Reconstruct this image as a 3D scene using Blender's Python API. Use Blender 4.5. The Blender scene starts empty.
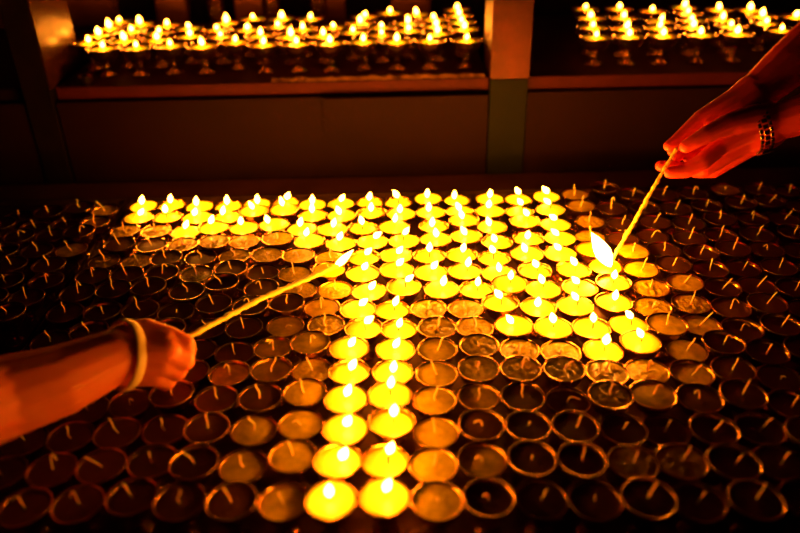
import bpy, bmesh, math, random
from mathutils import Vector, Matrix
random.seed(7)
SC = bpy.context.scene
COL = SC.collection
PI = math.pi

# ------------------------------------------------------------------ camera
F_PX = 750.0
PITCH = math.radians(29.9)
ROLL = math.radians(1.3)
RIM_Z = 0.800                       # height of the small lamps' rims
LAMP_H = 0.045
TRAY_Z = RIM_Z - LAMP_H             # what they stand on
CAM = Vector((0, 0, RIM_Z + 0.558))
FWD = Vector((0, math.cos(PITCH), -math.sin(PITCH)))
UP0 = Vector((0, math.sin(PITCH), math.cos(PITCH)))
RT0 = Vector((1, 0, 0))
CX = RT0*math.cos(ROLL) - UP0*math.sin(ROLL)
CY = UP0*math.cos(ROLL) + RT0*math.sin(ROLL)

def ray(px, py):
    return FWD + CX*((px-400)/F_PX) - CY*((py-266.5)/F_PX)
def at(px, py, depth):
    return CAM + ray(px, py)*depth
def on_z(px, py, z):
    r = ray(px, py)
    return CAM + r*((z-CAM.z)/r.z)
def on_y(px, py, y):
    r = ray(px, py)
    return CAM + r*((y-CAM.y)/r.y)
def depth_of(p):
    return (p-CAM).dot(FWD)

cam_d = bpy.data.cameras.new('camera')
cam_d.sensor_width = 36.0
cam_d.lens = F_PX*36.0/800.0
cam_d.clip_start = 0.02
cam_d.dof.use_dof = True
cam_d.dof.focus_distance = 1.06
cam_d.dof.aperture_fstop = 2.2
cam = bpy.data.objects.new('camera', cam_d)
COL.objects.link(cam)
m = Matrix((CX, CY, -FWD)).transposed().to_4x4()
m.translation = CAM
cam.matrix_world = m
SC.camera = cam

# ------------------------------------------------------------------ materials
def mat(name):
    M = bpy.data.materials.new(name); M.use_nodes = True
    nt = M.node_tree
    return M, nt, nt.nodes['Principled BSDF']
def noise(nt, scale, detail=3, rough=.55, vec=None):
    n = nt.nodes.new('ShaderNodeTexNoise')
    n.inputs['Scale'].default_value = scale; n.inputs['Detail'].default_value = detail
    n.inputs['Roughness'].default_value = rough
    if vec: nt.links.new(vec, n.inputs['Vector'])
    return n
def coords(nt, which='Object'):
    return nt.nodes.new('ShaderNodeTexCoord').outputs[which]
def ramp(nt, fac, stops):
    r = nt.nodes.new('ShaderNodeValToRGB')
    while len(r.color_ramp.elements) < len(stops): r.color_ramp.elements.new(.5)
    for e, (p, c) in zip(r.color_ramp.elements, stops):
        e.position = p; e.color = (*c, 1)
    nt.links.new(fac, r.inputs['Fac'])
    return r
def bump(nt, b, height, strength, dist):
    n = nt.nodes.new('ShaderNodeBump')
    n.inputs['Strength'].default_value = strength; n.inputs['Distance'].default_value = dist
    nt.links.new(height, n.inputs['Height']); nt.links.new(n.outputs['Normal'], b.inputs['Normal'])
def simple(name, c1, c2, scale, rough=.5, metal=0., bstr=.2, bdist=.001, spec=.5):
    M, nt, b = mat(name)
    v = coords(nt)
    n = noise(nt, scale, 5, .6, v)
    r = ramp(nt, n.outputs['Fac'], [(.3, c1), (.7, c2)])
    nt.links.new(r.outputs['Color'], b.inputs['Base Color'])
    b.inputs['Roughness'].default_value = rough; b.inputs['Metallic'].default_value = metal
    b.inputs['Specular IOR Level'].default_value = spec
    if bstr: bump(nt, b, n.outputs['Fac'], bstr, bdist)
    return M

FLAME_COL = (1.0, .265, .014)
def flame_mat(name, strength):
    M = bpy.data.materials.new(name); M.use_nodes = True
    nt = M.node_tree; nt.nodes.clear()
    o = nt.nodes.new('ShaderNodeOutputMaterial'); e = nt.nodes.new('ShaderNodeEmission')
    e.inputs['Color'].default_value = (*FLAME_COL, 1); e.inputs['Strength'].default_value = strength
    nt.links.new(e.outputs[0], o.inputs[0])
    return M
S_FLAME = 200.0
M_FLAME = flame_mat('flame', S_FLAME)
M_FLAME_SHELF = flame_mat('flame_shelf', 110.0)
M_FLAME_TORCH = flame_mat('flame_torch', S_FLAME*2.0)
M_BRASS = simple('brass', (.42, .21, .03), (.56, .30, .045), 60, .24, 1.0, .15, .0006)
M_BRASS_SHELF = simple('dull brass', (.55, .32, .06), (.70, .44, .09), 40, .20, 1.0, .15, .001)

def butter(name, col, rough, sss, bscale, bstr, bdist, var=.12):
    M, nt, b = mat(name)
    v = coords(nt)
    oi = nt.nodes.new('ShaderNodeObjectInfo')
    mp = nt.nodes.new('ShaderNodeVectorMath'); mp.operation = 'ADD'
    sc = nt.nodes.new('ShaderNodeVectorMath'); sc.operation = 'SCALE'; sc.inputs[0].default_value = (3, 7, 5)
    nt.links.new(oi.outputs['Random'], sc.inputs['Scale'])
    nt.links.new(v, mp.inputs[0]); nt.links.new(sc.outputs[0], mp.inputs[1])
    n = noise(nt, bscale, 4, .6, mp.outputs[0])
    d = [max(0, c*(1-var*3)) for c in col]
    r = ramp(nt, n.outputs['Fac'], [(.3, d), (.7, col)])
    nt.links.new(r.outputs['Color'], b.inputs['Base Color'])
    b.inputs['Roughness'].default_value = rough
    b.inputs['IOR'].default_value = 1.45
    b.inputs['Specular IOR Level'].default_value = .32 if 'crinkled' not in name else .5
    if sss:
        b.inputs['Subsurface Weight'].default_value = sss
        b.inputs['Subsurface Radius'].default_value = (1.0, .45, .08)
        b.inputs['Subsurface Scale'].default_value = .012
    bump(nt, b, n.outputs['Fac'], bstr, bdist)
    return M
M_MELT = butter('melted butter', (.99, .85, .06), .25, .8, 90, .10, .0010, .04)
M_SMOOTH = butter('set butter', (.92, .68, .003), .42, .0, 75, .30, .0015, .16)
M_CRINKLE = butter('crinkled butter', (.92, .68, .003), .20, .0, 190, .9, .0030, .14)
M_DIM = butter('shade-toned butter', (.14, .045, .002), .45, .0, 80, .25, .0012, .12)  # dimness away from the flames is put into this butter's colour
M_WICK = simple('cotton wick', (.88, .54, .13), (.98, .68, .18), 500, .8, 0, .5, .0004)
for M_, w_, r_ in ((M_WICK, .9, .003),):
    b_ = M_.node_tree.nodes['Principled BSDF']
    b_.inputs['Subsurface Weight'].default_value = w_; b_.inputs['Subsurface Scale'].default_value = r_; b_.inputs['Subsurface Radius'].default_value = (1, .6, .2)
M_CHAR = simple('charred wick', (.03, .012, .005), (.10, .04, .01), 500, .9, 0, .5, .0004)
M_TRAY = simple('oily tray metal', (.07, .035, .008), (.15, .075, .014), 22, .38, .6, .35, .002)
M_TABLE = simple('dark table wood', (.08, .020, .008), (.13, .035, .012), 14, .6, 0, .2, .002)
M_FLOOR = simple('stone floor', (.02, .010, .008), (.035, .018, .012), 6, .7, 0, .2, .003)
M_WALL = simple('sooty plaster', (.02, .008, .006), (.04, .014, .008), 5, .9, 0, .2, .004)
M_COPPER = simple('copper sheet', (.036, .006, .003), (.085, .015, .006), 14, .48, .6, .25, .004)
M_COPPER_SIDE = simple('dimmed copper', (.020, .0050, .0016), (.050, .013, .004), 9, .26, .1, .25, .004, .12)  # same copper, shade put into its colour to offset the close shelf flames
M_BLACKPOST = simple('black post paint', (.005, .003, .002), (.010, .005, .003), 20, .9, 0, .1, .001, .03)
M_GREEN = simple('dark green paint', (.005, .0065, .0015), (.007, .009, .002), 18, .7, 0, .2, .002, .15)
M_BOARD = simple('shelf edge wood', (.044, .0050, .0025), (.066, .0080, .004), 16, .6, 0, .2, .002, .12)
M_PANEL = simple('dark lacquer panel', (.0085, .0012, .0004), (.0125, .0017, .0005), 7, .7, 0, .12, .002, .12)
M_BACK = simple('copper back panel', (.22, .060, .015), (.42, .125, .028), 7, .22, .5, .3, .006)
M_FOIL = simple('crumpled foil', (.12, .05, .012), (.62, .32, .08), 45, .28, .6, .8, .004)
M_TAPER = simple('wax taper', (.96, .80, .06), (.99, .90, .10), 260, .55, 0, .6, .0008)
M_BANGLE = simple('pale bangle', (.95, .75, .30), (.98, .82, .35), 90, .35, 0, .05, .0005)
M_STEEL = simple('watch steel', (.42, .34, .24), (.60, .50, .36), 120, .22, 1.0, .1, .0003)
M_GOLD = simple('watch gold', (.75, .42, .10), (.85, .50, .14), 120, .2, 1.0, .1, .0003)
M_DIAL = simple('watch dial', (.02, .02, .02), (.04, .04, .04), 120, .2, 0, .0, .0003)

def skin(name, c1, c2, sss):
    M, nt, b = mat(name)
    v = coords(nt)
    n = noise(nt, 40, 4, .6, v)
    r = ramp(nt, n.outputs['Fac'], [(.3, c1), (.7, c2)])
    nt.links.new(r.outputs['Color'], b.inputs['Base Color'])
    b.inputs['Roughness'].default_value = .45
    b.inputs['Subsurface Weight'].default_value = sss
    b.inputs['Subsurface Radius'].default_value = (1.0, .2, .08)
    b.inputs['Subsurface Scale'].default_value = .010
    n2 = noise(nt, 420, 4, .6, v)
    bump(nt, b, n2.outputs['Fac'], .35, .0008)
    return M
M_SKIN_A = skin('tanned skin', (.82, .20, .045), (.90, .25, .055), .5)
M_SKIN_B = skin('flame-reddened skin', (.74, .050, .020), (.84, .070, .026), .35)  # red backlight of the flames is put into the skin colour

# ------------------------------------------------------------------ mesh helpers
def link(name, me, M, parent=None, smooth=True):
    o = bpy.data.objects.new(name, me)
    COL.objects.link(o)
    if M is not None:
        if not me.materials: me.materials.append(M)
    if smooth:
        me.polygons.foreach_set('use_smooth', [True]*len(me.polygons))
    if parent is not None: o.parent = parent
    return o
def empty(name, loc, rz=0):
    o = bpy.data.objects.new(name, None); COL.objects.link(o)
    o.location = loc; o.rotation_euler = (0, 0, rz); o.empty_display_size = .01
    return o
def tag(o, label=None, cat=None, group=None, kind=None):
    if label: o['label'] = label
    if cat: o['category'] = cat
    if group: o['group'] = group
    if kind: o['kind'] = kind
    return o
def mesh_from(bm, name):
    bmesh.ops.recalc_face_normals(bm, faces=bm.faces)
    me = bpy.data.meshes.new(name); bm.to_mesh(me); bm.free(); return me
def lathe(profile, seg=28, name='lathe'):
    bm = bmesh.new(); rings = []
    for r, z in profile:
        if r < 1e-6: rings.append([bm.verts.new((0, 0, z))])
        else: rings.append([bm.verts.new((r*math.cos(2*PI*i/seg), r*math.sin(2*PI*i/seg), z)) for i in range(seg)])
    for a, b in zip(rings, rings[1:]):
        for i in range(seg):
            j = (i+1) % seg
            if len(a) == 1 and len(b) == 1: continue
            if len(a) == 1: bm.faces.new((a[0], b[i], b[j]))
            elif len(b) == 1: bm.faces.new((a[i], b[0], a[j]))
            else: bm.faces.new((a[i], b[i], b[j], a[j]))
    return mesh_from(bm, name)
def add_box(bm, lo, hi, mtx=None):
    vs = [Vector((x, y, z)) for x in (lo[0], hi[0]) for y in (lo[1], hi[1]) for z in (lo[2], hi[2])]
    if mtx is not None: vs = [mtx @ v for v in vs]
    v = [bm.verts.new(p) for p in vs]
    for f in ((0,1,3,2),(4,6,7,5),(0,4,5,1),(2,3,7,6),(0,2,6,4),(1,5,7,3)):
        bm.faces.new([v[i] for i in f])
def box_mesh(boxes, name, bev=.0):
    bm = bmesh.new()
    for lo, hi in boxes: add_box(bm, lo, hi)
    if bev: bmesh.ops.bevel(bm, geom=list(bm.edges), offset=bev, segments=2, affect='EDGES')
    return mesh_from(bm, name)
def add_tube(bm, pts, radii, seg=8):
    pts = [Vector(p) for p in pts]
    t0 = (pts[1]-pts[0]).normalized()
    ref = Vector((0, 0, 1)) if abs(t0.z) < .9 else Vector((1, 0, 0))
    n = t0.cross(ref).normalized()
    rings = []
    for i, p in enumerate(pts):
        t = (pts[min(i+1, len(pts)-1)]-pts[max(i-1, 0)])
        if t.length < 1e-9: t = t0
        t.normalize()
        n = n - t*n.dot(t)
        if n.length < 1e-6: n = t.orthogonal()
        n.normalize(); b = t.cross(n)
        rings.append([bm.verts.new(p+(n*math.cos(2*PI*k/seg)+b*math.sin(2*PI*k/seg))*radii[i]) for k in range(seg)])
    for a, b in zip(rings, rings[1:]):
        for k in range(seg):
            j = (k+1) % seg
            bm.faces.new((a[k], a[j], b[j], b[k]))
    bm.faces.new(list(reversed(rings[0]))); bm.faces.new(rings[-1])
def smooth_path(pts, n=5):
    pts = [Vector(p) for p in pts]
    if len(pts) < 3: return pts
    P = [2*pts[0]-pts[1]]+pts+[2*pts[-1]-pts[-2]]
    out = []
    for i in range(1, len(P)-2):
        for k in range(n):
            t = k/n
            a, b, c, d = P[i-1], P[i], P[i+1], P[i+2]
            out.append(.5*((2*b)+(c-a)*t+(2*a-5*b+4*c-d)*t*t+(3*b-a-3*c+d)*t*t*t))
    out.append(pts[-1])
    return out

# ------------------------------------------------------------------ lamp meshes
def bowl_mesh(s, h, name, stem=1.0):
    # profile for rim radius .0248 and height .045, scaled
    P = [(0, 0), (.0135, 0), (.0145, .0012), (.0140, .0030), (.0085, .0058), (.0048, .0095), (.0044, .0120),
         (.0062, .0140), (.0062, .0156), (.0044, .0175), (.0050, .0200), (.0110, .0235), (.0170, .0285),
         (.0212, .0348), (.0236, .0410), (.0246, .0438), (.0253, .0444), (.0252, .0451), (.0240, .0450),
         (.0229, .0420), (.0205, .0355), (.0165, .0300), (.0090, .0262), (0, .0255)]
    k = h/.045
    return lathe([(r*s, z*k) for r, z in P], 30, name)
BOWL = bowl_mesh(1.0, LAMP_H, 'bowl')
def butter_mesh(level, name, dome=0., rough=0., seed=0):
    # surface disc of butter in the cup, filling it down to the floor of the bowl
    rl = {.0445: .0236, .0430: .0232, .0405: .0223, .0370: .0209}[level]
    rnd = random.Random(seed)
    bm = bmesh.new(); seg = 30; rings = []
    fr = [1.0, .93, .8, .64, .48, .32, .16]
    c0 = bm.verts.new((0, 0, level-.010))
    under = [bm.verts.new((rl*.60*math.cos(2*PI*i/seg), rl*.60*math.sin(2*PI*i/seg), level-.010)) for i in range(seg)]
    ph = [rnd.uniform(0, 6.28) for _ in range(6)]
    def hz(x, y, f):
        z = dome*(1-f*f)
        if rough:
            z += rough*(math.sin(x*520+ph[0]+2*math.sin(y*300+ph[1]))*.5+math.sin(y*610+ph[2]+1.6*math.sin(x*410+ph[3]))*.5)*(.35+.65*(1-f**6))
            z += rough*rnd.uniform(-.35, .35)
        return level+z
    for f in fr:
        rings.append([bm.verts.new((rl*f*math.cos(2*PI*i/seg), rl*f*math.sin(2*PI*i/seg),
                     hz(rl*f*math.cos(2*PI*i/seg), rl*f*math.sin(2*PI*i/seg), f) if f < 1 else level)) for i in range(seg)])
    top = bm.verts.new((0, 0, hz(0, 0, 0)))
    allr = [under]+rings
    for i in range(seg): bm.faces.new((c0, under[(i+1) % seg], under[i]))
    for a, b in zip(allr, allr[1:]):
        for i in range(seg):
            j = (i+1) % seg
            bm.faces.new((a[i], a[j], b[j], b[i]))
    for i in range(seg): bm.faces.new((rings[-1][i], rings[-1][(i+1) % seg], top))
    return mesh_from(bm, name)
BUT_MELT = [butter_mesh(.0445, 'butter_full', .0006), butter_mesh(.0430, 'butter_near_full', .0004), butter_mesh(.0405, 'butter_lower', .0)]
BUT_SMOOTH = [butter_mesh(.0430, 'butter_set_full', .0009, .0002, 11), butter_mesh(.0430, 'butter_set', .0002, .0004, 12), butter_mesh(.0405, 'butter_set_low', .0004, .0003, 13)]
BUT_CR = [butter_mesh(.0430, 'butter_crinkled', .0006, .0019, k) for k in range(4)]
BUT_DIM = [butter_mesh(.0405, 'butter_low', .0, .0003, 5), butter_mesh(.0430, 'butter_dim_set', .0005, .0002, 6)]
LEVEL = {id(m_): z for m_, z in ((BUT_MELT[0], .0451), (BUT_MELT[1], .0434), (BUT_MELT[2], .0405), (BUT_SMOOTH[0], .0438),
         (BUT_SMOOTH[1], .0432), (BUT_SMOOTH[2], .0408), (BUT_DIM[0], .0405), (BUT_DIM[1], .0434))}
for m_ in BUT_CR: LEVEL[id(m_)] = .0436
for ms, M in ((BUT_MELT, M_MELT), (BUT_SMOOTH, M_SMOOTH), (BUT_CR, M_CRINKLE), (BUT_DIM, M_DIM)):
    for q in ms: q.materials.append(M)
BOWL.materials.append(M_BRASS)

def flame_mesh(name, w, h, bend=0.):
    prof = [(0, 0), (.30, .05), (.62, .15), (.88, .27), (1.0, .40), (.92, .54), (.70, .69), (.42, .83), (.18, .93), (0, 1)]
    me = lathe([(r*w/2, z*h) for r, z in prof], 12, name)
    for v in me.vertices:
        t = v.co.z/h
        v.co.x += bend*t*t*h
    return me
FLAME = flame_mesh('flame', .0088, .0165, .06); FLAME.materials.append(M_FLAME)
FLAME_S = flame_mesh('flame_shelf', .0110, .0165, .03); FLAME_S.materials.append(M_FLAME_SHELF)

def wick_mesh(pts, r, name='wick'):
    path = smooth_path(pts, 5)
    bm = bmesh.new()
    n = len(path)
    add_tube(bm, path, [r*(1.0+.12*math.sin(i*2.3))*(1.0 if i < n-1 else .7) for i in range(n)], 7)
    return mesh_from(bm, name)
STUB = wick_mesh([(0, 0, -.003), (.0002, 0, .0005), (.0005, 0, .0030)], .0009); STUB.materials.append(M_CHAR)

# ------------------------------------------------------------------ catalogue of the lamps on the table
# lit lamps: rim centre, flame centre, lean of the flame tip (pixels right), butter level
LIT = """
144 206 143.5 200 2;173 204 172.3 198.5 1;199.8 206.2 197 202.5 0;137 217.5 141 211.8 6;166 216.4 164.8 208.8 0;194.5 217.5 193 212 2
187 231.7 188.5 224 4;213 227 212 219.5 3;228.5 205.5 227.7 200 0;256 203.5 256.5 199.5 0;251.8 210.5 250.2 207.3 -3;226 216.7 223 210.5 2
284 202 286 196 3;284 209 282.5 201.5 -1;311 204.7 311 200.5 0;311.5 215 311.3 208.3 0;246 227.2 243.5 220.5 0;276 224.2 268.5 219 -1
306.5 228.5 305 221.5 2;307.5 240.8 305 232 2;339 203.2 340 198 4;369.3 201.7 369 196.4 1;398.2 201.7 396 194 -4;342 215.2 339 212.5 -2
371.2 211.5 370.8 207 0;398.2 213.7 396.9 210.5 0;334.5 228.8 335.8 222.5 2;364.5 227.2 363 220.2 -1;394.5 226.5 395.5 218 1;340.5 243 339.5 236 3
370.5 241.5 375 234.8 9;402 240.7 403.5 231 5;364.5 257 369 251 7;396.6 255.3 399.8 249.8 5;400.5 269.3 403.5 261.7 7;361.5 273 363.8 266 4
399 286.5 404 278 9;366 291 369 285.5 5;360.5 308.5 366 301.5 9;396 309.3 399.7 300.8 3;428 198.3 427 194.5 0;457.7 199.8 454.5 195 0
490.7 198.7 490.7 194.5 0;518 198.7 517 190.8 -4;430 212 427.7 207 0;459.2 210.5 457.7 207.5 -3;463.7 219.5 461.4 216 -2;489.5 210.7 488 204 0
520 211.5 520 201.5 -5;434.5 225.5 432.5 222 0;490.7 226.5 487 222 -2;432.7 238.8 433 232.5 -1;463.7 235.8 461.4 232.5 -4;495.2 241.5 492 238 -2
430 255 430 247 0;461.7 254.2 463.2 247.6 1;492.2 257.6 490 249 -3;545.7 196.5 544.2 189.9 -6;551 209.5 546.5 201 -8;524.3 220.5 525.3 212.3 -5
555.5 224.5 552.5 216.9 -10;527 237.7 525.8 234.8 0;560 238 554 231.7 -9;529.2 253.5 526.2 247.7 -3;561.8 253.6 558.6 246.7 -8;535.2 270 535.2 263.3 -4
575.7 269.2 575 261.2 -5;498.2 273.5 497.8 267 -1;505 282.7 505 274.6 0;539 288.7 536.7 278.4 -3;579.5 287.2 574.3 279.7 -8;611 281.2 610.2 274 0
505 301.7 502.7 294 -6;542 307 540.8 303.8 0;579.2 306 577.7 296.3 -6;614.7 301.5 614.7 295 0;431.5 272.2 434.5 264.8 5;466.7 270.7 469.6 261.9 1
438.7 289 440.4 280.6 1;473 288.7 474 281.3 0;358.5 327.7 363.7 319.7 9;398.2 328.5 398.5 322.6 2;353.5 347.7 356.2 342.7 5;396 349.5 396.5 342.8 4
348 371 351.7 364.5 4;393.7 371.6 394 366.8 1;510 324.7 505.7 318.7 -6;550 327 548.7 317.3 -2;587 326.7 587.4 316.6 -1;599 350.2 600.2 338.5 0
625 324.5 624 313.6 -7;639.7 341.2 637.3 332.2 -5;348.2 428 350.7 420.5 4;393.7 420.5 395.4 410.3 1;336.7 460 343 453.7 4;385 460 390.5 448.3 3
326.2 500 325 491.2 0;381.2 497 383.8 485.7 3;344.5 398.7 347 390.3 3;392.5 394.5 393.2 382 1
"""
# unlit lamps: rim centre, look of the butter (s set, c crinkled, d shade put into its colour), wick tip offset in pixels, hook direction
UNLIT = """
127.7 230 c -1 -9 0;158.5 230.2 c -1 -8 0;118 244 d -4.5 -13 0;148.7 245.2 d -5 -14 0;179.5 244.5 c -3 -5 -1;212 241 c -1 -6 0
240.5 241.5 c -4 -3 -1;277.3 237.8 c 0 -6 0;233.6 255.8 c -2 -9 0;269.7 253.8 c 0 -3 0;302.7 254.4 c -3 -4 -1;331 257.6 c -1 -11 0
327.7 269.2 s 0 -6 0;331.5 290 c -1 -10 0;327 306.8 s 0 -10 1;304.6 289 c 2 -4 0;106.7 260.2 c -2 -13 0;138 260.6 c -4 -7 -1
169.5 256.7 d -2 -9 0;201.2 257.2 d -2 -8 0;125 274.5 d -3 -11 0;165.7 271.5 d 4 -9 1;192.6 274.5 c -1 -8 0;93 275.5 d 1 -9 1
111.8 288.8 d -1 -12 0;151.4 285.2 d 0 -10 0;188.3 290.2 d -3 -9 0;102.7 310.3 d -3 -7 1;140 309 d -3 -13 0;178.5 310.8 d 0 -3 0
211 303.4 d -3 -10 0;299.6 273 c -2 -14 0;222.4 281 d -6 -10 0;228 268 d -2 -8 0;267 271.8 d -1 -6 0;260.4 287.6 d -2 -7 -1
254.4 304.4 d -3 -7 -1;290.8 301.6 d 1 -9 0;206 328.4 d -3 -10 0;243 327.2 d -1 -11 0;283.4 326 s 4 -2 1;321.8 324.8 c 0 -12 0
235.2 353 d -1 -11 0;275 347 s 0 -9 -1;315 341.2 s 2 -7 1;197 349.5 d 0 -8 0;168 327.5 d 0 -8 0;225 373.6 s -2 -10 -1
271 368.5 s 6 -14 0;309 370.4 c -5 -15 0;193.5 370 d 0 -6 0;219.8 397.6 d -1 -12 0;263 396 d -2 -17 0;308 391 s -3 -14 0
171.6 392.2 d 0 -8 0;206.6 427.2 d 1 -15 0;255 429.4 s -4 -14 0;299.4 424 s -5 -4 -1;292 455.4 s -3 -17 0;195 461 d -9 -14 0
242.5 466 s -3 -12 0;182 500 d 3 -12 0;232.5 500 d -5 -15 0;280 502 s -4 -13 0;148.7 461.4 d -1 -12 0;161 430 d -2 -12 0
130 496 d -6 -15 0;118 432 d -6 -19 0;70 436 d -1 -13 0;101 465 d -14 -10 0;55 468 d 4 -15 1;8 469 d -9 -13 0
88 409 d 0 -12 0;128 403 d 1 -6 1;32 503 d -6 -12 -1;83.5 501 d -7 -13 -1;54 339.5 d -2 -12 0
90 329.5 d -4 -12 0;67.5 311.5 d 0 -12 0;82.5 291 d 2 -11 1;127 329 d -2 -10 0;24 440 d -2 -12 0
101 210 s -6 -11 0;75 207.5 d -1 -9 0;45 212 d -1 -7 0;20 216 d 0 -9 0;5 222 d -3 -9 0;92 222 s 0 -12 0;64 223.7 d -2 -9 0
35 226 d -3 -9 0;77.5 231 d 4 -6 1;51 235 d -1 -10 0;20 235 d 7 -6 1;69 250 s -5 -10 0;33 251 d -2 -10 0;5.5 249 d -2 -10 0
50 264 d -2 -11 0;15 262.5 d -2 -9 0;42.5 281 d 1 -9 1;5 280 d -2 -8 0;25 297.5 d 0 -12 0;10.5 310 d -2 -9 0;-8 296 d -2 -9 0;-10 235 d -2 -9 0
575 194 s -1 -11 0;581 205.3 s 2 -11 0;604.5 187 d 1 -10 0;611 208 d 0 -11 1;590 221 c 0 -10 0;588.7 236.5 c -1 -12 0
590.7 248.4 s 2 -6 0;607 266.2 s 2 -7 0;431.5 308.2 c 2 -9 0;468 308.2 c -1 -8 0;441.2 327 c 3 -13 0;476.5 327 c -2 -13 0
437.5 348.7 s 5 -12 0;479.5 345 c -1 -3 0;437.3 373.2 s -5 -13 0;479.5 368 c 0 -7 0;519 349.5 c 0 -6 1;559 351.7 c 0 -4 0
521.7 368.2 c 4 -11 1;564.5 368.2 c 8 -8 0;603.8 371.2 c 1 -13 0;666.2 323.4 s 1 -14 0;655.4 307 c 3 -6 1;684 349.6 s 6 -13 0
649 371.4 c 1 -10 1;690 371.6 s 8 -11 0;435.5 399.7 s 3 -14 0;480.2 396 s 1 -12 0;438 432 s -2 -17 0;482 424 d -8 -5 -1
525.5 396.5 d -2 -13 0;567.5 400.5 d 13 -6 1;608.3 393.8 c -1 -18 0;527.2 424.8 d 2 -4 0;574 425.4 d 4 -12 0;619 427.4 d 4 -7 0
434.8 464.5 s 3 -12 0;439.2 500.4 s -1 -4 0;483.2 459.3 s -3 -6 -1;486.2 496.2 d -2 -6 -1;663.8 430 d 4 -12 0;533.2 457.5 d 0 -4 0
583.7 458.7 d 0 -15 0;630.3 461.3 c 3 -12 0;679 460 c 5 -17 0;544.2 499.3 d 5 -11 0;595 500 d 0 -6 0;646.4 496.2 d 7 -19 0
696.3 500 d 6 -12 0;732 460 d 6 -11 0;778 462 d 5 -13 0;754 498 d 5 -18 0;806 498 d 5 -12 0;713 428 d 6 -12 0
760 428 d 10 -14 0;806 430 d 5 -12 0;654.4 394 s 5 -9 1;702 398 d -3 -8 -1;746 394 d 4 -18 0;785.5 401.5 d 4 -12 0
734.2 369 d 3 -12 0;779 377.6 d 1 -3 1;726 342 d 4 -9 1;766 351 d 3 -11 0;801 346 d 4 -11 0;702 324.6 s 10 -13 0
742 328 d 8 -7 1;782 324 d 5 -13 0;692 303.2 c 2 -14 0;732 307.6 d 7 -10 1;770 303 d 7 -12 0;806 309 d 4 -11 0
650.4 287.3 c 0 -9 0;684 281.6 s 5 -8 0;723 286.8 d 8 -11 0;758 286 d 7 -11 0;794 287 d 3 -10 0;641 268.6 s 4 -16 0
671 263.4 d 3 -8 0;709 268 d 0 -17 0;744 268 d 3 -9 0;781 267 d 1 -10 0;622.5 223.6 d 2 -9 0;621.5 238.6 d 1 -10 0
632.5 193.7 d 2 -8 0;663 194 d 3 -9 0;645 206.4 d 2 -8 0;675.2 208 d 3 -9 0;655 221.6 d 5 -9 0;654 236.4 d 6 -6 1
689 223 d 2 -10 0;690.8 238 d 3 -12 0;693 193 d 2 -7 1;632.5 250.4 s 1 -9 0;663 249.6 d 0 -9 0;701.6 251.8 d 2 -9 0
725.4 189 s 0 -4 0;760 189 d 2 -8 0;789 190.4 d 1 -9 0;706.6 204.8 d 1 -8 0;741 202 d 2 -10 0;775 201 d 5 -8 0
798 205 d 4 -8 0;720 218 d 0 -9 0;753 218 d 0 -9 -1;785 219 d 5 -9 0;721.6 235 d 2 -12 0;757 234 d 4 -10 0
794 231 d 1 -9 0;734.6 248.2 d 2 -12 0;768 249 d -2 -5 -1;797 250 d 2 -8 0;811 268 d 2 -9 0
"""
def strip_x(y): return 112 - (y-228)*.72
LAMPS = []
for line in LIT.replace('\n', ';').split(';'):
    w = line.split()
    if w: LAMPS.append(dict(px=float(w[0]), py=float(w[1]), lit=True, fx=float(w[2]), fy=float(w[3]), lean=float(w[4])))
for line in UNLIT.replace('\n', ';').split(';'):
    w = line.split()
    if w: LAMPS.append(dict(px=float(w[0]), py=float(w[1]), lit=False, look=w[2], dx=float(w[3]), dy=float(w[4]), hook=int(w[5])))
# to the table; lamps that crowd each other stand a little apart, the nearer one a little taller
for L in LAMPS:
    p = on_z(L['px'], L['py'], RIM_Z)
    L['p0'] = Vector((p.x, p.y)); L['a'] = 0.; L['b'] = 0.
    L['vd'] = Vector((p.x-CAM.x, p.y-CAM.y)); L['dist'] = L['vd'].length; L['vd'].normalize()
    L['sd'] = Vector((-L['vd'].y, L['vd'].x)); L['tan'] = (CAM.z-RIM_Z)/L['dist']
def pos(L): return L['p0'] - L['vd']*L['a'] + L['sd']*L['b']
A_MIN, A_MAX = -.012, .036
for it in range(120):
    for i in range(len(LAMPS)):
        for j in range(i+1, len(LAMPS)):
            A, B = LAMPS[i], LAMPS[j]
            if abs(A['p0'].x-B['p0'].x) > .07 or abs(A['p0'].y-B['p0'].y) > .1: continue
            d = pos(B)-pos(A); dl = d.length
            dz = abs(A['a']*A['tan']-B['a']*B['tan'])
            dm = .0508 if dz < .006 else .0470
            if dl < dm and dl > 1e-6:
                n = d/dl; q = (dm-dl)*.25
                A['a'] += q*n.dot(A['vd']); A['b'] -= q*n.dot(A['sd'])
                B['a'] -= q*n.dot(B['vd']); B['b'] += q*n.dot(B['sd'])
    for L in LAMPS:
        L['a'] = max(A_MIN, min(A_MAX, L['a'])); L['b'] = max(-.007, min(.007, L['b']*.995))
ORD = ['', 'first', 'second', 'third', 'fourth', 'fifth', 'sixth', 'seventh', 'eighth', 'ninth', 'tenth', 'eleventh', 'twelfth',
       'thirteenth', 'fourteenth', 'fifteenth', 'sixteenth', 'seventeenth', 'eighteenth', 'nineteenth', 'twentieth',
       '21st', '22nd', '23rd', '24th', '25th', '26th', '27th', '28th', '29th', '30th']
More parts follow.
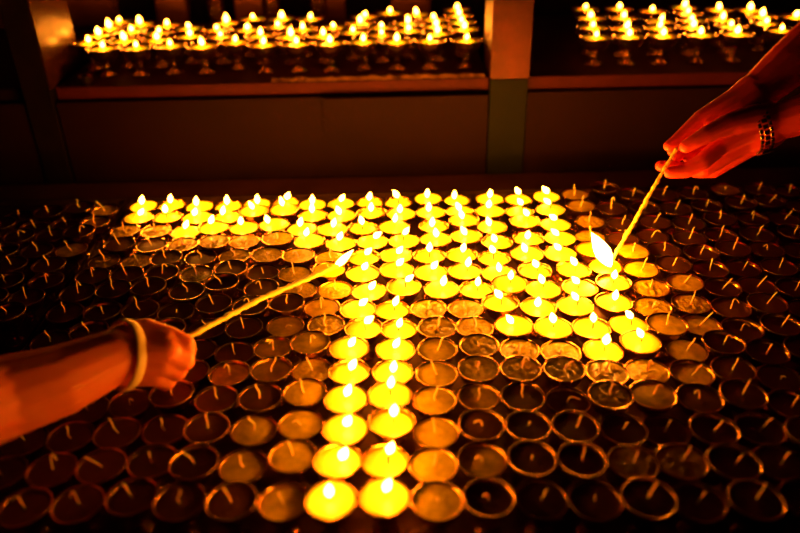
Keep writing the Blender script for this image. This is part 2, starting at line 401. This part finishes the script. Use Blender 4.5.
# rows: lamps gathered by how far back they stand
for L in LAMPS: L['left'] = L['px'] < strip_x(L['py'])
def rows_of(S, pitch):
    S = sorted(S, key=lambda L: -(L['p0'].y)); rows = []
    y0 = S[0]['p0'].y
    for L in S:
        k = int((y0-L['p0'].y)/pitch+.5)
        L['row'] = k
    ks = sorted(set(L['row'] for L in S))
    return [sorted([L for L in S if L['row'] == k], key=lambda L: L['p0'].x) for k in ks]
WORD_LOOK = {'s': 'smooth set butter', 'c': 'crinkled butter', 'd': 'shade-toned low butter'}
WORD_HOOK = {0: 'upright', 1: 'hooked', -1: 'hooked'}
RW = {}
for block, S in (('left', [L for L in LAMPS if L['left']]), ('main', [L for L in LAMPS if not L['left']])):
    rows = rows_of(S, .050)
    n = len(rows)
    for ri, R in enumerate(rows):
        rname = ORD[ri+1]+' row from back' if ri < n/2+1 else (ORD[n-ri]+' row from front' if n-ri > 1 else 'front row')
        if ri == 0: rname = 'back row'
        if block == 'left':
            for k, L in enumerate(R):
                L['label'] = 'unlit lamp on left tray, %s from its right edge, %s' % (ORD[len(R)-k], rname)
            continue
        lit = [k for k, L in enumerate(R) if L['lit']]
        for k, L in enumerate(R):
            if L['lit']:
                L['label'] = 'lit brass butter lamp, %s flame from the left, %s' % (ORD[lit.index(k)+1], rname)
            else:
                wk = WORD_HOOK[L['hook']]
                if lit and k < lit[0]: where = '%s left of flames, %s' % (ORD[lit[0]-k], rname)
                elif lit and k > lit[-1]: where = '%s right of flames, %s' % (ORD[k-lit[-1]], rname)
                else:
                    where = '%s lamp from left, %s' % (ORD[k+1], rname)
                L['label'] = 'unlit lamp, %s wick, %s, %s' % (wk, WORD_LOOK[L['look']].replace(' set', '').replace(' low', ''), where)

def vis(n, M): return n
nl = 0
for idx, L in enumerate(LAMPS):
    P = pos(L); dz = L['a']*L['tan']
    rnd = random.Random(idx*13+5)
    h = LAMP_H+dz
    root = empty('butter_lamp', (P.x, P.y, TRAY_Z), rnd.uniform(0, 6.28))
    rz = root.rotation_euler.z
    tag(root, L['label'], 'lamp', 'small butter lamps on the table')
    big = 1.04 if L['px'] > 640 else 1.0
    s = big*rnd.uniform(.985, 1.015)
    kz = h/LAMP_H
    tilt = (rnd.gauss(0, .022), rnd.gauss(0, .022))
    b = link('bowl', BOWL, None, root); b.scale = (s, s, kz)
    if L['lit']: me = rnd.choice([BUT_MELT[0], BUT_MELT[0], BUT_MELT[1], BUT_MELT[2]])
    elif L['look'] == 's': me = rnd.choice(BUT_SMOOTH)
    elif L['look'] == 'c': me = rnd.choice(BUT_CR)
    else: me = BUT_DIM[1] if rnd.random() < .75 else BUT_DIM[0]
    w = link('butter', me, None, root); w.scale = (s, s, kz)
    lv = LEVEL[id(me)]*kz
    top = Vector((P.x, P.y, TRAY_Z+lv))
    d = depth_of(top); sc = F_PX/d
    th = math.atan2(CAM.z-top.z, (Vector((top.x, top.y))-Vector((CAM.x, CAM.y))).length)
    cth = math.cos(th)
    inv = Matrix.Rotation(-rz, 3, 'Z')
    if L['lit']:
        c = CAM + ray(L['fx'], L['fy'])*d
        off = c-at(L['px'], L['py'], d)
        lat = off.dot(RT0); hgt = off.dot(UP0)/cth       # flame centre right of and above the rim centre
        hgt = max(.0095, hgt+RIM_Z+dz-top.z)
        lat = max(-.010, min(.010, lat))
        fh = rnd.uniform(.9, 1.12); 
        lean_px = L['lean']; ln = math.atan2(lean_px/sc, 16.5e-3*cth)
        ln = max(-.85, min(.85, ln*1.05))
        fl = link('flame', FLAME, None, root)
        wid = rnd.uniform(.92, 1.10)
        fl.scale = (wid, wid, fh)
        axis = Vector((math.sin(ln), 0, math.cos(ln)))
        base = Vector((lat, -.001, hgt)) - axis*(.0165*fh*.45)
        if base.z < .0016: base.z = .0016
        fl.location = inv @ base + Vector((0, 0, lv))
        fl.rotation_mode = 'XYZ'
        q = (Matrix.Rotation(-rz, 4, 'Z') @ Matrix.Rotation(ln, 4, 'Y'))
        if ln < 0: q = q @ Matrix.Rotation(PI, 4, 'Z')
        fl.rotation_euler = q.to_euler()
        st = link('wick', STUB, None, root)
        loc = inv @ Vector((base.x, base.y, 0)) + Vector((0, 0, lv)); st.location = loc
        st.scale = (1, 1, max(1., (base.z+.002)/.003))
    else:
        X = L['dx']/sc; Z = -L['dy']/(sc*cth)
        Z = min(Z, .021)
        rr = .00085
        ox, oy = rnd.uniform(-.001, .001), rnd.uniform(-.001, .001)
        wob = rnd.uniform(-.0016, .0016)
        hk = L['hook']
        if hk:
            R = .0032
            pts = [(ox, oy, -.004), (ox, oy, 0), (ox+X*.3, oy, Z*.6), (ox+X*.5, oy+.0005, Z*.95), (ox+X*.75+hk*R*.6, oy, Z*1.05),
                   (ox+X*.9+hk*R*1.3, oy-.0008, Z*.75)]
            if abs(X*sc) > 6:
                pts = [(ox, oy, -.004), (ox, oy, 0), (ox+X*.1, oy, Z*.8), (ox+X*.35, oy, Z*1.0), (ox+X*.8, oy+wob, Z*.75), (ox+X, oy, Z*.55)]
        else:
            pts = [(ox-X*.1, oy, -.004), (ox, oy, 0), (ox+X*.35+wob, oy+wob, Z*.4), (ox+X*.7-wob*.5, oy, Z*.75), (ox+X, oy-wob*.5, Z)]
        wm = wick_mesh([inv @ Vector(p) for p in pts], rr)
        wm.materials.append(M_WICK)
        wk = link('wick', wm, None, root); wk.location = (0, 0, lv)

SH_Y = 1.457
# ------------------------------------------------------------------ table, trays
sx0 = on_z(112, 228, TRAY_Z).x; sxa = on_z(52, 311, TRAY_Z).x
SX = (sx0+sxa)/2
TY0, TY1 = .42, 1.325
def tray(name, x0, x1, label):
    t = empty(name, ((x0+x1)/2, (TY0+TY1)/2, TRAY_Z-.006)); c = t.location.copy()
    base = box_mesh([((x0-c.x, TY0-c.y, 0), (x1-c.x, TY1-c.y, .006))], 'tray_base', .001)
    link('base', base, M_TRAY, t, False)
    w = .006; hh = .014
    rim = box_mesh([((x0-c.x, TY0-c.y, .0045), (x0-c.x+w, TY1-c.y, hh)), ((x1-c.x-w, TY0-c.y, .0045), (x1-c.x, TY1-c.y, hh)),
                    ((x0-c.x+w, TY1-c.y-w, .0045), (x1-c.x-w, TY1-c.y, hh)), ((x0-c.x+w, TY0-c.y, .0045), (x1-c.x-w, TY0-c.y+w, hh))], 'tray_rim', .0012)
    link('rim', rim, M_TRAY, t, False)
    tag(t, label, 'tray')
tray('lamp_tray', SX+.001, 1.02, 'wide metal tray under the burning lamps, tarnished and oily')
tray('lamp_tray', -1.02, SX-.001, 'narrow metal tray at left holding only unlit lamps')
TZ = TRAY_Z-.006
tb = empty('offering_table', (0, (TY0+TY1)/2, 0))
link('tabletop', box_mesh([((-1.05, -.47, TZ-.03), (1.05, SH_Y-.0215-(TY0+TY1)/2, TZ))], 'tabletop', .004), M_TABLE, tb, False)
link('apron', box_mesh([((-1.0, -.44, TZ-.12), (1.0, -.42, TZ-.0301)), ((-1.0, .42, TZ-.12), (1.0, .44, TZ-.0301))], 'apron'), M_TABLE, tb, False)
for x in (-1.0, .94):
    for y in (-.44, .38):
        link('leg', box_mesh([((x, y, 0), (x+.06, y+.06, TZ-.0301))], 'leg', .003), M_TABLE, tb, False)
tag(tb, 'dark table carrying the rows of small butter lamps', 'table')

# ------------------------------------------------------------------ room
flo = link('floor', box_mesh([((-3, -2, -.05), (3, 3.2, 0))], 'floor'), M_FLOOR, None, False); tag(flo, 'dark stone floor under the table', 'floor', kind='structure')
wb = link('wall_back', box_mesh([((-3, 2.30, 0), (3, 2.38, 2.8))], 'wall_back'), M_WALL, None, False); tag(wb, 'dark sooty wall behind the shelves', 'wall', kind='structure')

# ------------------------------------------------------------------ shelf behind
SH_Y = 1.457
SH_TOP = CAM.z-.416
def rb(name, boxes, M, bev=.0015, parent=None):
    return link(name, box_mesh(boxes, name, bev), M, parent, False)
pil0 = on_y(491.5, 60, SH_Y-.02).x; pil1 = on_y(529.5, 60, SH_Y-.02).x
lp0 = on_y(9, 45, SH_Y-.02).x; lp1 = on_y(39, 45, SH_Y-.02).x
xr = 1.35
BY = 2.02
B1 = rb('shelf_board', [((lp1+.001, SH_Y, SH_TOP-.026), (pil0-.001, BY-.001, SH_TOP))], M_BOARD)
B2 = rb('shelf_board', [((pil1+.001, SH_Y, SH_TOP-.026), (xr-.081, BY-.001, SH_TOP))], M_BOARD)
B3 = rb('shelf_board', [((-1.5, SH_Y, SH_TOP-.026), (lp0-.001, BY-.001, SH_TOP))], M_PANEL)
tag(B1, 'long shelf board left of the copper pillar, crowded with burning lamps', 'shelf')
tag(B2, 'shelf board right of the copper pillar, with lamps and a bare end', 'shelf')
tag(B3, 'dark empty shelf board beyond the black post', 'shelf')
# panel below, with a seam and a batten
PY = SH_Y-.0145
zs = on_y(400, 117, PY).z
pan = rb('front_panel', [((lp1+.001, PY, 0), (pil0-.002, PY+.02, SH_TOP-.0262))], M_PANEL)
pan2 = rb('front_panel', [((pil1+.002, PY, 0), (xr-.081, PY+.02, SH_TOP-.0262))], M_PANEL)
tag(pan2, 'dark lacquered panel below the shelf, right of the pillar', 'panel')
pan3 = rb('front_panel', [((-1.5, PY, 0), (lp0-.001, PY+.02, SH_TOP-.0262))], M_PANEL)
tag(pan3, 'black panel left of the black post', 'panel')
tag(pan, 'dark lacquered panel with a rail, below the shelf left of the pillar', 'panel')
xv = on_y(325, 125, PY).x
rb('panel_rail', [((xv, PY-.010, zs), (pil0-.004, PY-.0002, SH_TOP-.0268))], M_PANEL, .001, pan)
rb('panel_batten', [((xv-.004, PY-.006, zs-.026), (xv+.002, PY-.0002, zs-.001))], M_PANEL, .0005, pan)
# posts
zc = on_y(510, 79, SH_Y-.02).z
p1 = rb('post', [((pil0, SH_Y-.02, 0), (pil1, SH_Y+.10, zc))], M_GREEN); tag(p1, 'pillar between the shelf bays, copper above and dark green below', 'post')
c1 = rb('copper_cladding', [((pil0-.001, SH_Y-.021, zc+.0005), (pil1+.001, SH_Y+.10, 1.75))], M_COPPER, .002, p1); c1['label'] = 'copper clad upper post'
p2 = rb('post', [((lp0, SH_Y-.02, 0), (lp1-.003, SH_Y+.15, 1.75))], M_BLACKPOST); tag(p2, 'black post with copper side at left end of lamp shelf', 'post')
rb('copper_cladding', [((lp1-.0028, SH_Y-.017, SH_TOP+.001), (lp1, SH_Y+.15, 1.75))], M_COPPER_SIDE, .0005, p2)
p3 = rb('post', [((xr-.08, SH_Y-.02, 0), (xr, SH_Y+.10, 1.75))], M_BLACKPOST); tag(p3, 'black post at the far right end of the shelf', 'post')
# back panels with dark gaps between
xs = [on_y(x, 8, BY).x for x in (-80, 60, 112, 156, 186, 235, 262, 312, 345, 392, 430, 488)]
bk = rb('shelf_backing', [((-1.5, BY+.05, 0), (xr, BY+.07, 1.75))], M_BLACKPOST, .001); tag(bk, 'dark backing of the shelves with dull copper panels', 'panel')
for a, b2 in ((0, 1), (1, 2), (3, 4), (5, 6), (7, 8), (9, 10)):
    rb('back_panel', [((xs[a], BY, SH_TOP-.02), (xs[b2], BY+.0498, 1.75))], M_BACK, .001, bk)
# crumpled foil along the shelf edge
bm = bmesh.new(); rnd = random.Random(3); prev = None
for i in range(61):
    x = pil0-.008-(.42*i/60)
    zz = SH_TOP+.0025+rnd.uniform(0, .0040); y0 = SH_Y+.002+rnd.uniform(-.001, .004)
    c = [bm.verts.new((x, y0, SH_TOP+.0006)), bm.verts.new((x, y0+.003, zz+.002)), bm.verts.new((x, y0+.016+rnd.uniform(0, .006), zz)), bm.verts.new((x, y0+.03, SH_TOP+.0006))]
    if prev:
        for q in range(3): bm.faces.new((prev[q], prev[q+1], c[q+1], c[q]))
        bm.faces.new((prev[3], prev[0], c[0], c[3]))
    prev = c
fo = link('foil_strip', mesh_from(bm, 'foil_strip'), M_FOIL, None, False)
tag(fo, 'crumpled gold foil strip lying along the shelf front edge', 'foil')

# ------------------------------------------------------------------ lamps on the shelf
GH = .058; GS = .033/.0253
SHELF_L = """67 27;77.5 26;86 42;98 30;107 24;115 42;102 47;135 23;132 32;133 48;145 42;158 34;167 23;185 29;176 36;169 42;199 35;197 44;
209 28;211 35;227 48;224 20;243 25;252 14;256 44;262 40;272 32;272 24;282 14;301 25;309 14;289 44;293 37;323 42;325 36;330 24;359 19;367 13;357 31;357 41;
386 27;394 10;390 35;389 41;418 12;421 22;423 34;423 41;460 6;452 16;456 23;457 30;463 41;480 12;486 20;488 29"""
SHELF_R = """586 4;591 13;593 22;599 34;620 4;624 13;627 24;633 33;653 6;664 18;664 26;669 32;685 3;688 8;694 17;697 24;705 31;720 5;725 17;735 24;743 30;752 6;764 12;768 18;780 24;795 12"""
def shelf_lamps(txt, bay, xlo, xhi):
    G = []
    for w in txt.replace('\n', '').split(';'):
        x, y = map(float, w.split())
        p = on_z(x, y+1.5, SH_TOP+GH+.006)
        G.append(dict(p=Vector((p.x, p.y)), q=Vector((p.x, p.y)), px=x, py=y))
    # bright spots of one rim merge into one lamp
    out = []
    for g in G:
        if all((g['p']-o['p']).length > .034 for o in out): out.append(g)
    G = out
    for it in range(300):
        for i in range(len(G)):
            for j in range(i+1, len(G)):
                d = G[j]['q']-G[i]['q']; dl = d.length
                if dl < .0675 and dl > 1e-6:
                    n = d/dl; n2 = Vector((n.x*.6, n.y)); qq = (.0675-dl)*.25
                    G[i]['q'] -= n2*qq; G[j]['q'] += n2*qq
        for g in G:
            g['q'].x = max(xlo+.036, min(xhi-.036, g['q'].x)); g['q'].y = max(SH_Y+.075, min(BY-.04, g['q'].y))
    return G
BOWL_S = bowl_mesh(GS, GH, 'bowl_shelf'); BOWL_S.materials.append(M_BRASS_SHELF)
kk = GH/.045
BUT_S = lathe([(0, .0330*kk), (.012*GS, .0330*kk), (.0205*GS, .0375*kk), (.0225*GS, .0420*kk), (.012*GS, .0424*kk), (0, .0424*kk)], 24, 'butter_shelf'); BUT_S.materials.append(M_MELT)
for bay, txt, xlo, xhi in (('left', SHELF_L, lp1, pil0), ('right', SHELF_R, pil1, xr-.09)):
    G = shelf_lamps(txt, bay, xlo, xhi)
    y0 = min(g['q'].y for g in G)
    for g in G: g['row'] = int((g['q'].y-y0)/.062+.5)
    ks = sorted(set(g['row'] for g in G))
    for ri, k in enumerate(ks):
        R = sorted([g for g in G if g['row'] == k], key=lambda g: g['q'].x)
        for i, g in enumerate(R):
            rn = 'front row' if ri == 0 else ORD[ri+1]+' row from front'
            root = empty('goblet_lamp', (g['q'].x, g['q'].y, SH_TOP), random.uniform(0, 6.28))
            tag(root, 'lit goblet lamp, %s from left, %s, %s shelf bay' % (ORD[i+1], rn, bay), 'lamp', 'goblet lamps burning on the back shelf')
            link('bowl', BOWL_S, None, root); link('butter', BUT_S, None, root)
            st = link('wick', STUB, None, root); st.location = (0, 0, .0424*kk); st.scale = (1.2, 1.2, 1.5)
            fl = link('flame', FLAME_S, None, root); fl.location = (0, 0, .0424*kk+.0025)
            sz = random.uniform(.7, 1.05); fl.scale = (sz, sz, sz*random.uniform(.85, 1.2)); fl.rotation_euler = (random.gauss(0, .12), random.gauss(0, .12), 0)
# brass vessels behind the flames
def vessel(px, n, label):
    p = on_y(px, 8, BY-.001)
    root = empty('brass_bowl_stack', (p.x, BY-.026, SH_TOP)); tag(root, label, 'bowls', 'brass bowl stacks on the back shelf')
    z = 0
    for i in range(n):
        me = lathe([(0, 0), (.012, 0), (.013, .002), (.019, .010), (.022, .018), (.023, .0195), (.0215, .0195), (.018, .011), (0, .006)], 24, 'bowl')
        o = link('bowl', me, M_BRASS_SHELF, root); o.location = (0, 0, z); z += .0135
vessel(218, 9, 'tall stack of small brass bowls at the back, near the left post')
vessel(274, 9, 'tall stack of small brass bowls at the back, middle one of three')
vessel(320, 9, 'tall stack of small brass bowls at the back, nearest the copper pillar')
p = on_z(87, 84, SH_TOP)
cup = link('brass_cup', lathe([(0, 0), (.010, 0), (.0125, .004), (.014, .016), (.0145, .0165), (.013, .016), (.011, .005), (0, .004)], 24, 'brass_cup'), M_BRASS_SHELF)
cup.location = (p.x, max(p.y, SH_Y+.02), SH_TOP); tag(cup, 'small brass cup near the shelf edge beside the black post', 'cup')

# ------------------------------------------------------------------ hands and arms
def capsule(bm, a, b, ra, rb, seg=14):
    a, b = Vector(a), Vector(b)
    ax = b-a; L = ax.length
    t = ax.normalized() if L > 1e-7 else Vector((0, 0, 1))
    n = t.orthogonal().normalized(); c = t.cross(n)
    rings = []
    H = 5
    for k in range(H+1):
        an = -PI/2+PI/2*k/H; rings.append((a+t*(math.sin(an)*ra), max(1e-5, math.cos(an)*ra)))
    for k in range(H+1):
        an = PI/2*k/H; rings.append((b+t*(math.sin(an)*rb), max(1e-5, math.cos(an)*rb)))
    vs = [[bm.verts.new(p+(n*math.cos(2*PI*i/seg)+c*math.sin(2*PI*i/seg))*r) for i in range(seg)] for p, r in rings]
    for u, v in zip(vs, vs[1:]):
        for i in range(seg):
            j = (i+1) % seg; bm.faces.new((u[i], u[j], v[j], v[i]))
    bm.faces.new(list(reversed(vs[0]))); bm.faces.new(vs[-1])
def body(chains, name, M, voxel=.0016, smooth_it=5):
    bm = bmesh.new()
    for ch in chains:
        P = [(at(x, y, d), r) for x, y, d, r in ch]
        for (a, ra), (b, rb_) in zip(P, P[1:]): capsule(bm, a, b, ra, rb_)
    me = mesh_from(bm, name+'_raw')
    tmp = bpy.data.objects.new('tmp', me); COL.objects.link(tmp)
    r = tmp.modifiers.new('r', 'REMESH'); r.mode = 'VOXEL'; r.voxel_size = voxel
    s = tmp.modifiers.new('s', 'SMOOTH'); s.factor = .5; s.iterations = smooth_it
    dg = bpy.context.evaluated_depsgraph_get()
    out = bpy.data.meshes.new_from_object(tmp.evaluated_get(dg)); out.name = name
    bpy.data.objects.remove(tmp); bpy.data.meshes.remove(me)
    out.materials.clear()
    return link(name, out, M)

LEFT = [
 [(-190, 462, .63, .050), (-100, 432, .685, .0465), (0, 399, .76, .0435), (60, 381, .79, .0380), (112, 358, .822, .0310), (128, 354, .832, .0275)],
 [(112, 352, .826, .026), (128, 341, .838, .0205), (166, 342, .838, .0145)],
 [(112, 357, .822, .026), (126, 349, .830, .0220), (168, 352, .830, .0155)],
 [(112, 362, .826, .025), (126, 361, .834, .0220), (163, 363, .833, .0150)],
 [(112, 366, .830, .024), (128, 371, .840, .0185), (156, 374, .840, .0140)],
 [(130, 345, .836, .02), (150, 345, .836, .018), (165, 350, .836, .016)],
 [(126, 340, .842, .019), (146, 334, .846, .0178), (168, 337, .845, .0128), (180, 341, .843, .0108), (187, 344, .842, .0094)],
 [(166, 343, .837, .0145), (186, 351, .844, .0112), (184, 354, .862, .0095), (174, 354, .866, .009)],
 [(168, 354, .831, .0145), (185, 361, .840, .0110), (182, 364, .862, .0095), (172, 362, .866, .009)],
 [(163, 364, .834, .0140), (178, 372, .844, .0100), (175, 374, .864, .0088), (166, 372, .866, .0085)],
 [(156, 375, .841, .0132), (168, 382, .850, .0090), (164, 384, .866, .0080), (156, 381, .868, .0078)],
]
lh = body(LEFT, 'person', M_SKIN_A, .0016, 9)
tag(lh, 'bare left-side forearm in a pale bangle, fist gripping a long taper', 'person')
# bangle round the wrist
bc = at(124, 355, .834)
tocam = (CAM-bc).normalized()
e1 = (CY*1.0+CX*.10).normalized(); e2 = (tocam*.80+CX*.60); e2 = (e2-e1*e2.dot(e1)).normalized(); e3 = e1.cross(e2)
bm = bmesh.new(); seg = 64; sec = 10; RR = .0395; vs = []
for i in range(seg):
    a = 2*PI*i/seg
    rad = e1*math.cos(a)+e2*math.sin(a); ctr = bc+e1*math.cos(a)*RR*.97+e2*math.sin(a)*RR*.96
    vs.append([bm.verts.new(ctr+rad*(.0020*math.cos(2*PI*k/sec))+e3*(.0060*math.sin(2*PI*k/sec))) for k in range(sec)])
for i in range(seg):
    for k in range(sec):
        bm.faces.new((vs[i][k], vs[(i+1) % seg][k], vs[(i+1) % seg][(k+1) % sec], vs[i][(k+1) % sec]))
bg = link('bangle', mesh_from(bm, 'bangle'), M_BANGLE, lh); bg['label'] = 'pale smooth bangle'

RIGHT = [
 # upper hand holding the taper end, forearm rising to the upper right
 [(905, -40, 1.16, 0.0460), (845, 16, 1.13, 0.0420), (785, 68, 1.105, 0.0345), (752, 96, 1.095, 0.0275)],
 [(752, 92, 1.095, 0.0260), (735, 102, 1.092, 0.0205), (701, 119, 1.088, 0.0132)],
 [(752, 98, 1.09, 0.0260), (738, 108, 1.086, 0.0200), (708, 124, 1.086, 0.0132)],
 [(750, 104, 1.09, 0.0240), (738, 114, 1.090, 0.0180), (715, 130, 1.092, 0.0125)],
 [(701, 119, 1.088, 0.0129), (686, 132, 1.086, 0.0106), (676, 141, 1.084, 0.0092), (669, 146, 1.083, 0.0081)],
 [(708, 125, 1.088, 0.0129), (690, 140, 1.105, 0.0101), (681, 153, 1.100, 0.0087), (677, 157, 1.094, 0.0081)],
 [(715, 131, 1.094, 0.0123), (702, 144, 1.110, 0.0099), (692, 155, 1.102, 0.0085), (688.5, 158, 1.094, 0.0078)],
 [(721, 134, 1.100, 0.0112), (710, 146, 1.114, 0.0090), (702, 151, 1.106, 0.0078), (699, 152.5, 1.100, 0.0074)],
 [(712, 126, 1.11, 0.0134), (690, 142, 1.115, 0.0106), (673, 151, 1.104, 0.0087)],
 # lower hand with the watch, palm turned up under it
 [(925, 78, 1.00, 0.0400), (860, 98, 1.03, 0.0360), (806, 113, 1.05, 0.0290), (770, 125, 1.06, 0.0255)],
 [(772, 118, 1.058, 0.0220), (752, 119, 1.050, 0.0205), (728, 124, 1.040, 0.0148), (706, 135, 1.036, 0.0121), (694, 142, 1.038, 0.0106), (686, 146.5, 1.041, 0.0094)],
 [(770, 126, 1.06, 0.0250), (745, 132, 1.058, 0.0200), (720, 146, 1.056, 0.0135), (702, 162, 1.050, 0.0121), (686, 171, 1.054, 0.0101), (670, 172.5, 1.058, 0.0085)],
 [(770, 132, 1.062, 0.0230), (745, 141, 1.066, 0.0180), (727, 154, 1.068, 0.0137), (704, 170, 1.074, 0.0112), (682, 168.5, 1.086, 0.0096), (661, 166, 1.092, 0.0085)],
 [(768, 136, 1.066, 0.0200), (748, 147, 1.074, 0.0160), (734, 157, 1.080, 0.0132), (714, 171, 1.090, 0.0103), (696, 172, 1.100, 0.0090)],
]
rh = body(RIGHT, 'person', M_SKIN_B)
tag(rh, 'two cupped hands of one person, steel watch on wrist, holding thin burning taper', 'person')
# watch
wc = at(757, 128.5, 1.06)
ax = (at(806, 113, 1.05)-at(745, 131, 1.058)).normalized()
u = (CY-ax*CY.dot(ax)).normalized(); v = ax.cross(u)
if v.dot(CAM-wc) < 0: v = -v
ww = empty('wristwatch', (0, 0, 0)); ww.parent = rh; ww['label'] = 'steel link wristwatch'
bm = bmesh.new(); bm2 = bmesh.new(); N = 26; RA, RB = .0335, .0290
for i in range(N):
    a = 2*PI*(i+.5)/N
    if abs(a-1.5*PI) < .5: continue
    c = wc+u*RA*math.cos(a)+v*RB*math.sin(a)
    rad = (u*RA*math.cos(a)+v*RB*math.sin(a)).normalized(); tg = ax.cross(rad).normalized()
    ln = 2*PI*.031/N*.40
    for off, w_, bb in ((-.0072, .0024, bm), (0, .0038, bm2), (.0072, .0024, bm)):
        sh = tg*(ln if bb is bm2 else 0)
        M4 = Matrix((ax, tg, rad)).transposed().to_4x4(); M4.translation = c+ax*off+sh
        add_box(bb, (-w_, -ln, -.0013), (w_, ln, .0016), M4)
for b_, nm, M in ((bm, 'outer_links', M_STEEL), (bm2, 'centre_links', M_GOLD)):
    bmesh.ops.bevel(b_, geom=list(b_.edges), offset=.0005, segments=1, affect='EDGES')
    link(nm, mesh_from(b_, nm), M, ww, False)
def disc(cn, nrm, r, th, nm, M):
    me = lathe([(0, 0), (r*.94, 0), (r, th*.3), (r, th*.7), (r*.92, th), (0, th)], 28, nm)
    o = link(nm, me, M, ww); q = nrm.to_track_quat('Z', 'Y'); o.rotation_euler = q.to_euler(); o.location = cn
    return o
disc(wc-v*(RB-.001), -v, .0175, .009, 'watch_case', M_STEEL)
disc(wc-v*(RB+.0082), -v, .0150, .0012, 'watch_dial', M_DIAL)
cl = wc-u*(RA+.0025)+v*.004
bm = bmesh.new(); M4 = Matrix((ax, v, u)).transposed().to_4x4(); M4.translation = cl
add_box(bm, (-.0085, -.011, -.0016), (.0085, .011, .0016), M4)
bmesh.ops.bevel(bm, geom=list(bm.edges), offset=.0006, segments=2, affect='EDGES')
link('clasp', mesh_from(bm, 'clasp'), M_GOLD, ww, False)

# ------------------------------------------------------------------ tapers
def taper(pts, radii, flame_base, flame_tip, fw, label, knots=(), FM=None):
    P = [Vector(p) for p in pts]
    root = empty('lighting_taper', P[-1]); o0 = P[-1]
    path = []; rad = []
    n = 60; rt = random.Random(len(label))
    L = [0]
    for a, b in zip(P, P[1:]): L.append(L[-1]+(b-a).length)
    for i in range(n+1):
        s = L[-1]*i/n
        k = max(q for q in range(len(P)-1) if L[q] <= s+1e-9)
        t = (s-L[k])/(L[k+1]-L[k])
        path.append(P[k].lerp(P[k+1], t)-o0+Vector([rt.uniform(-.0005, .0005) for _ in 'xyz']))
        r = radii[k]+(radii[k+1]-radii[k])*t
        r *= 1+.13*math.sin(i*1.9)+.10*math.sin(i*.73+1)
        for kp, kr in knots:
            r += kr*math.exp(-((i/n-kp)/.012)**2)
        rad.append(r)
    bm = bmesh.new(); add_tube(bm, path, rad, 12)
    link('taper_stick', mesh_from(bm, 'taper_stick'), M_TAPER, root)
    a, b = Vector(flame_base), Vector(flame_tip); d = b-a
    me = flame_mesh('taper_flame', fw, d.length, .03); me.materials.append(FM or M_FLAME)
    f = link('flame', me, None, root); f.location = a-o0; f.rotation_euler = d.to_track_quat('Z', 'Y').to_euler()
    tag(root, label, 'taper', 'lighting tapers held over the lamps')
taper([at(172, 345, .856), at(192, 335, .862), at(262, 298, .965), at(337, 266, 1.075)], [.0030, .0032, .0036, .0034],
      at(334, 268, 1.072), at(354, 250, 1.090), .0105, 'thick yellow taper in the fist, small flame at its tip', ((.80, .0018),))
taper([at(677, 148, 1.075), at(655, 185, 1.085), at(632, 226, 1.10), at(611, 262, 1.11)], [.0024, .0026, .0028, .0027],
      at(611, 267, 1.105), at(592, 232, 1.105), .0235, 'thin rough taper in the cupped hands with one large white flame', (), M_FLAME_TORCH)

# ------------------------------------------------------------------ world and view
W = bpy.data.worlds.new('world'); SC.world = W; W.use_nodes = True
W.node_tree.nodes['Background'].inputs[0].default_value = (.25, .05, .02, 1)
W.node_tree.nodes['Background'].inputs[1].default_value = .006
vs_ = SC.view_settings
SC.display_settings.display_device = 'sRGB'
vs_.view_transform = 'Standard'; vs_.look = 'None'; vs_.gamma = 1; vs_.exposure = 0.0; vs_.use_curve_mapping = False
print('LAMPS', len(LAMPS), sum(L['lit'] for L in LAMPS), 'maxa', max(L['a'] for L in LAMPS), max(abs(L['b']) for L in LAMPS))
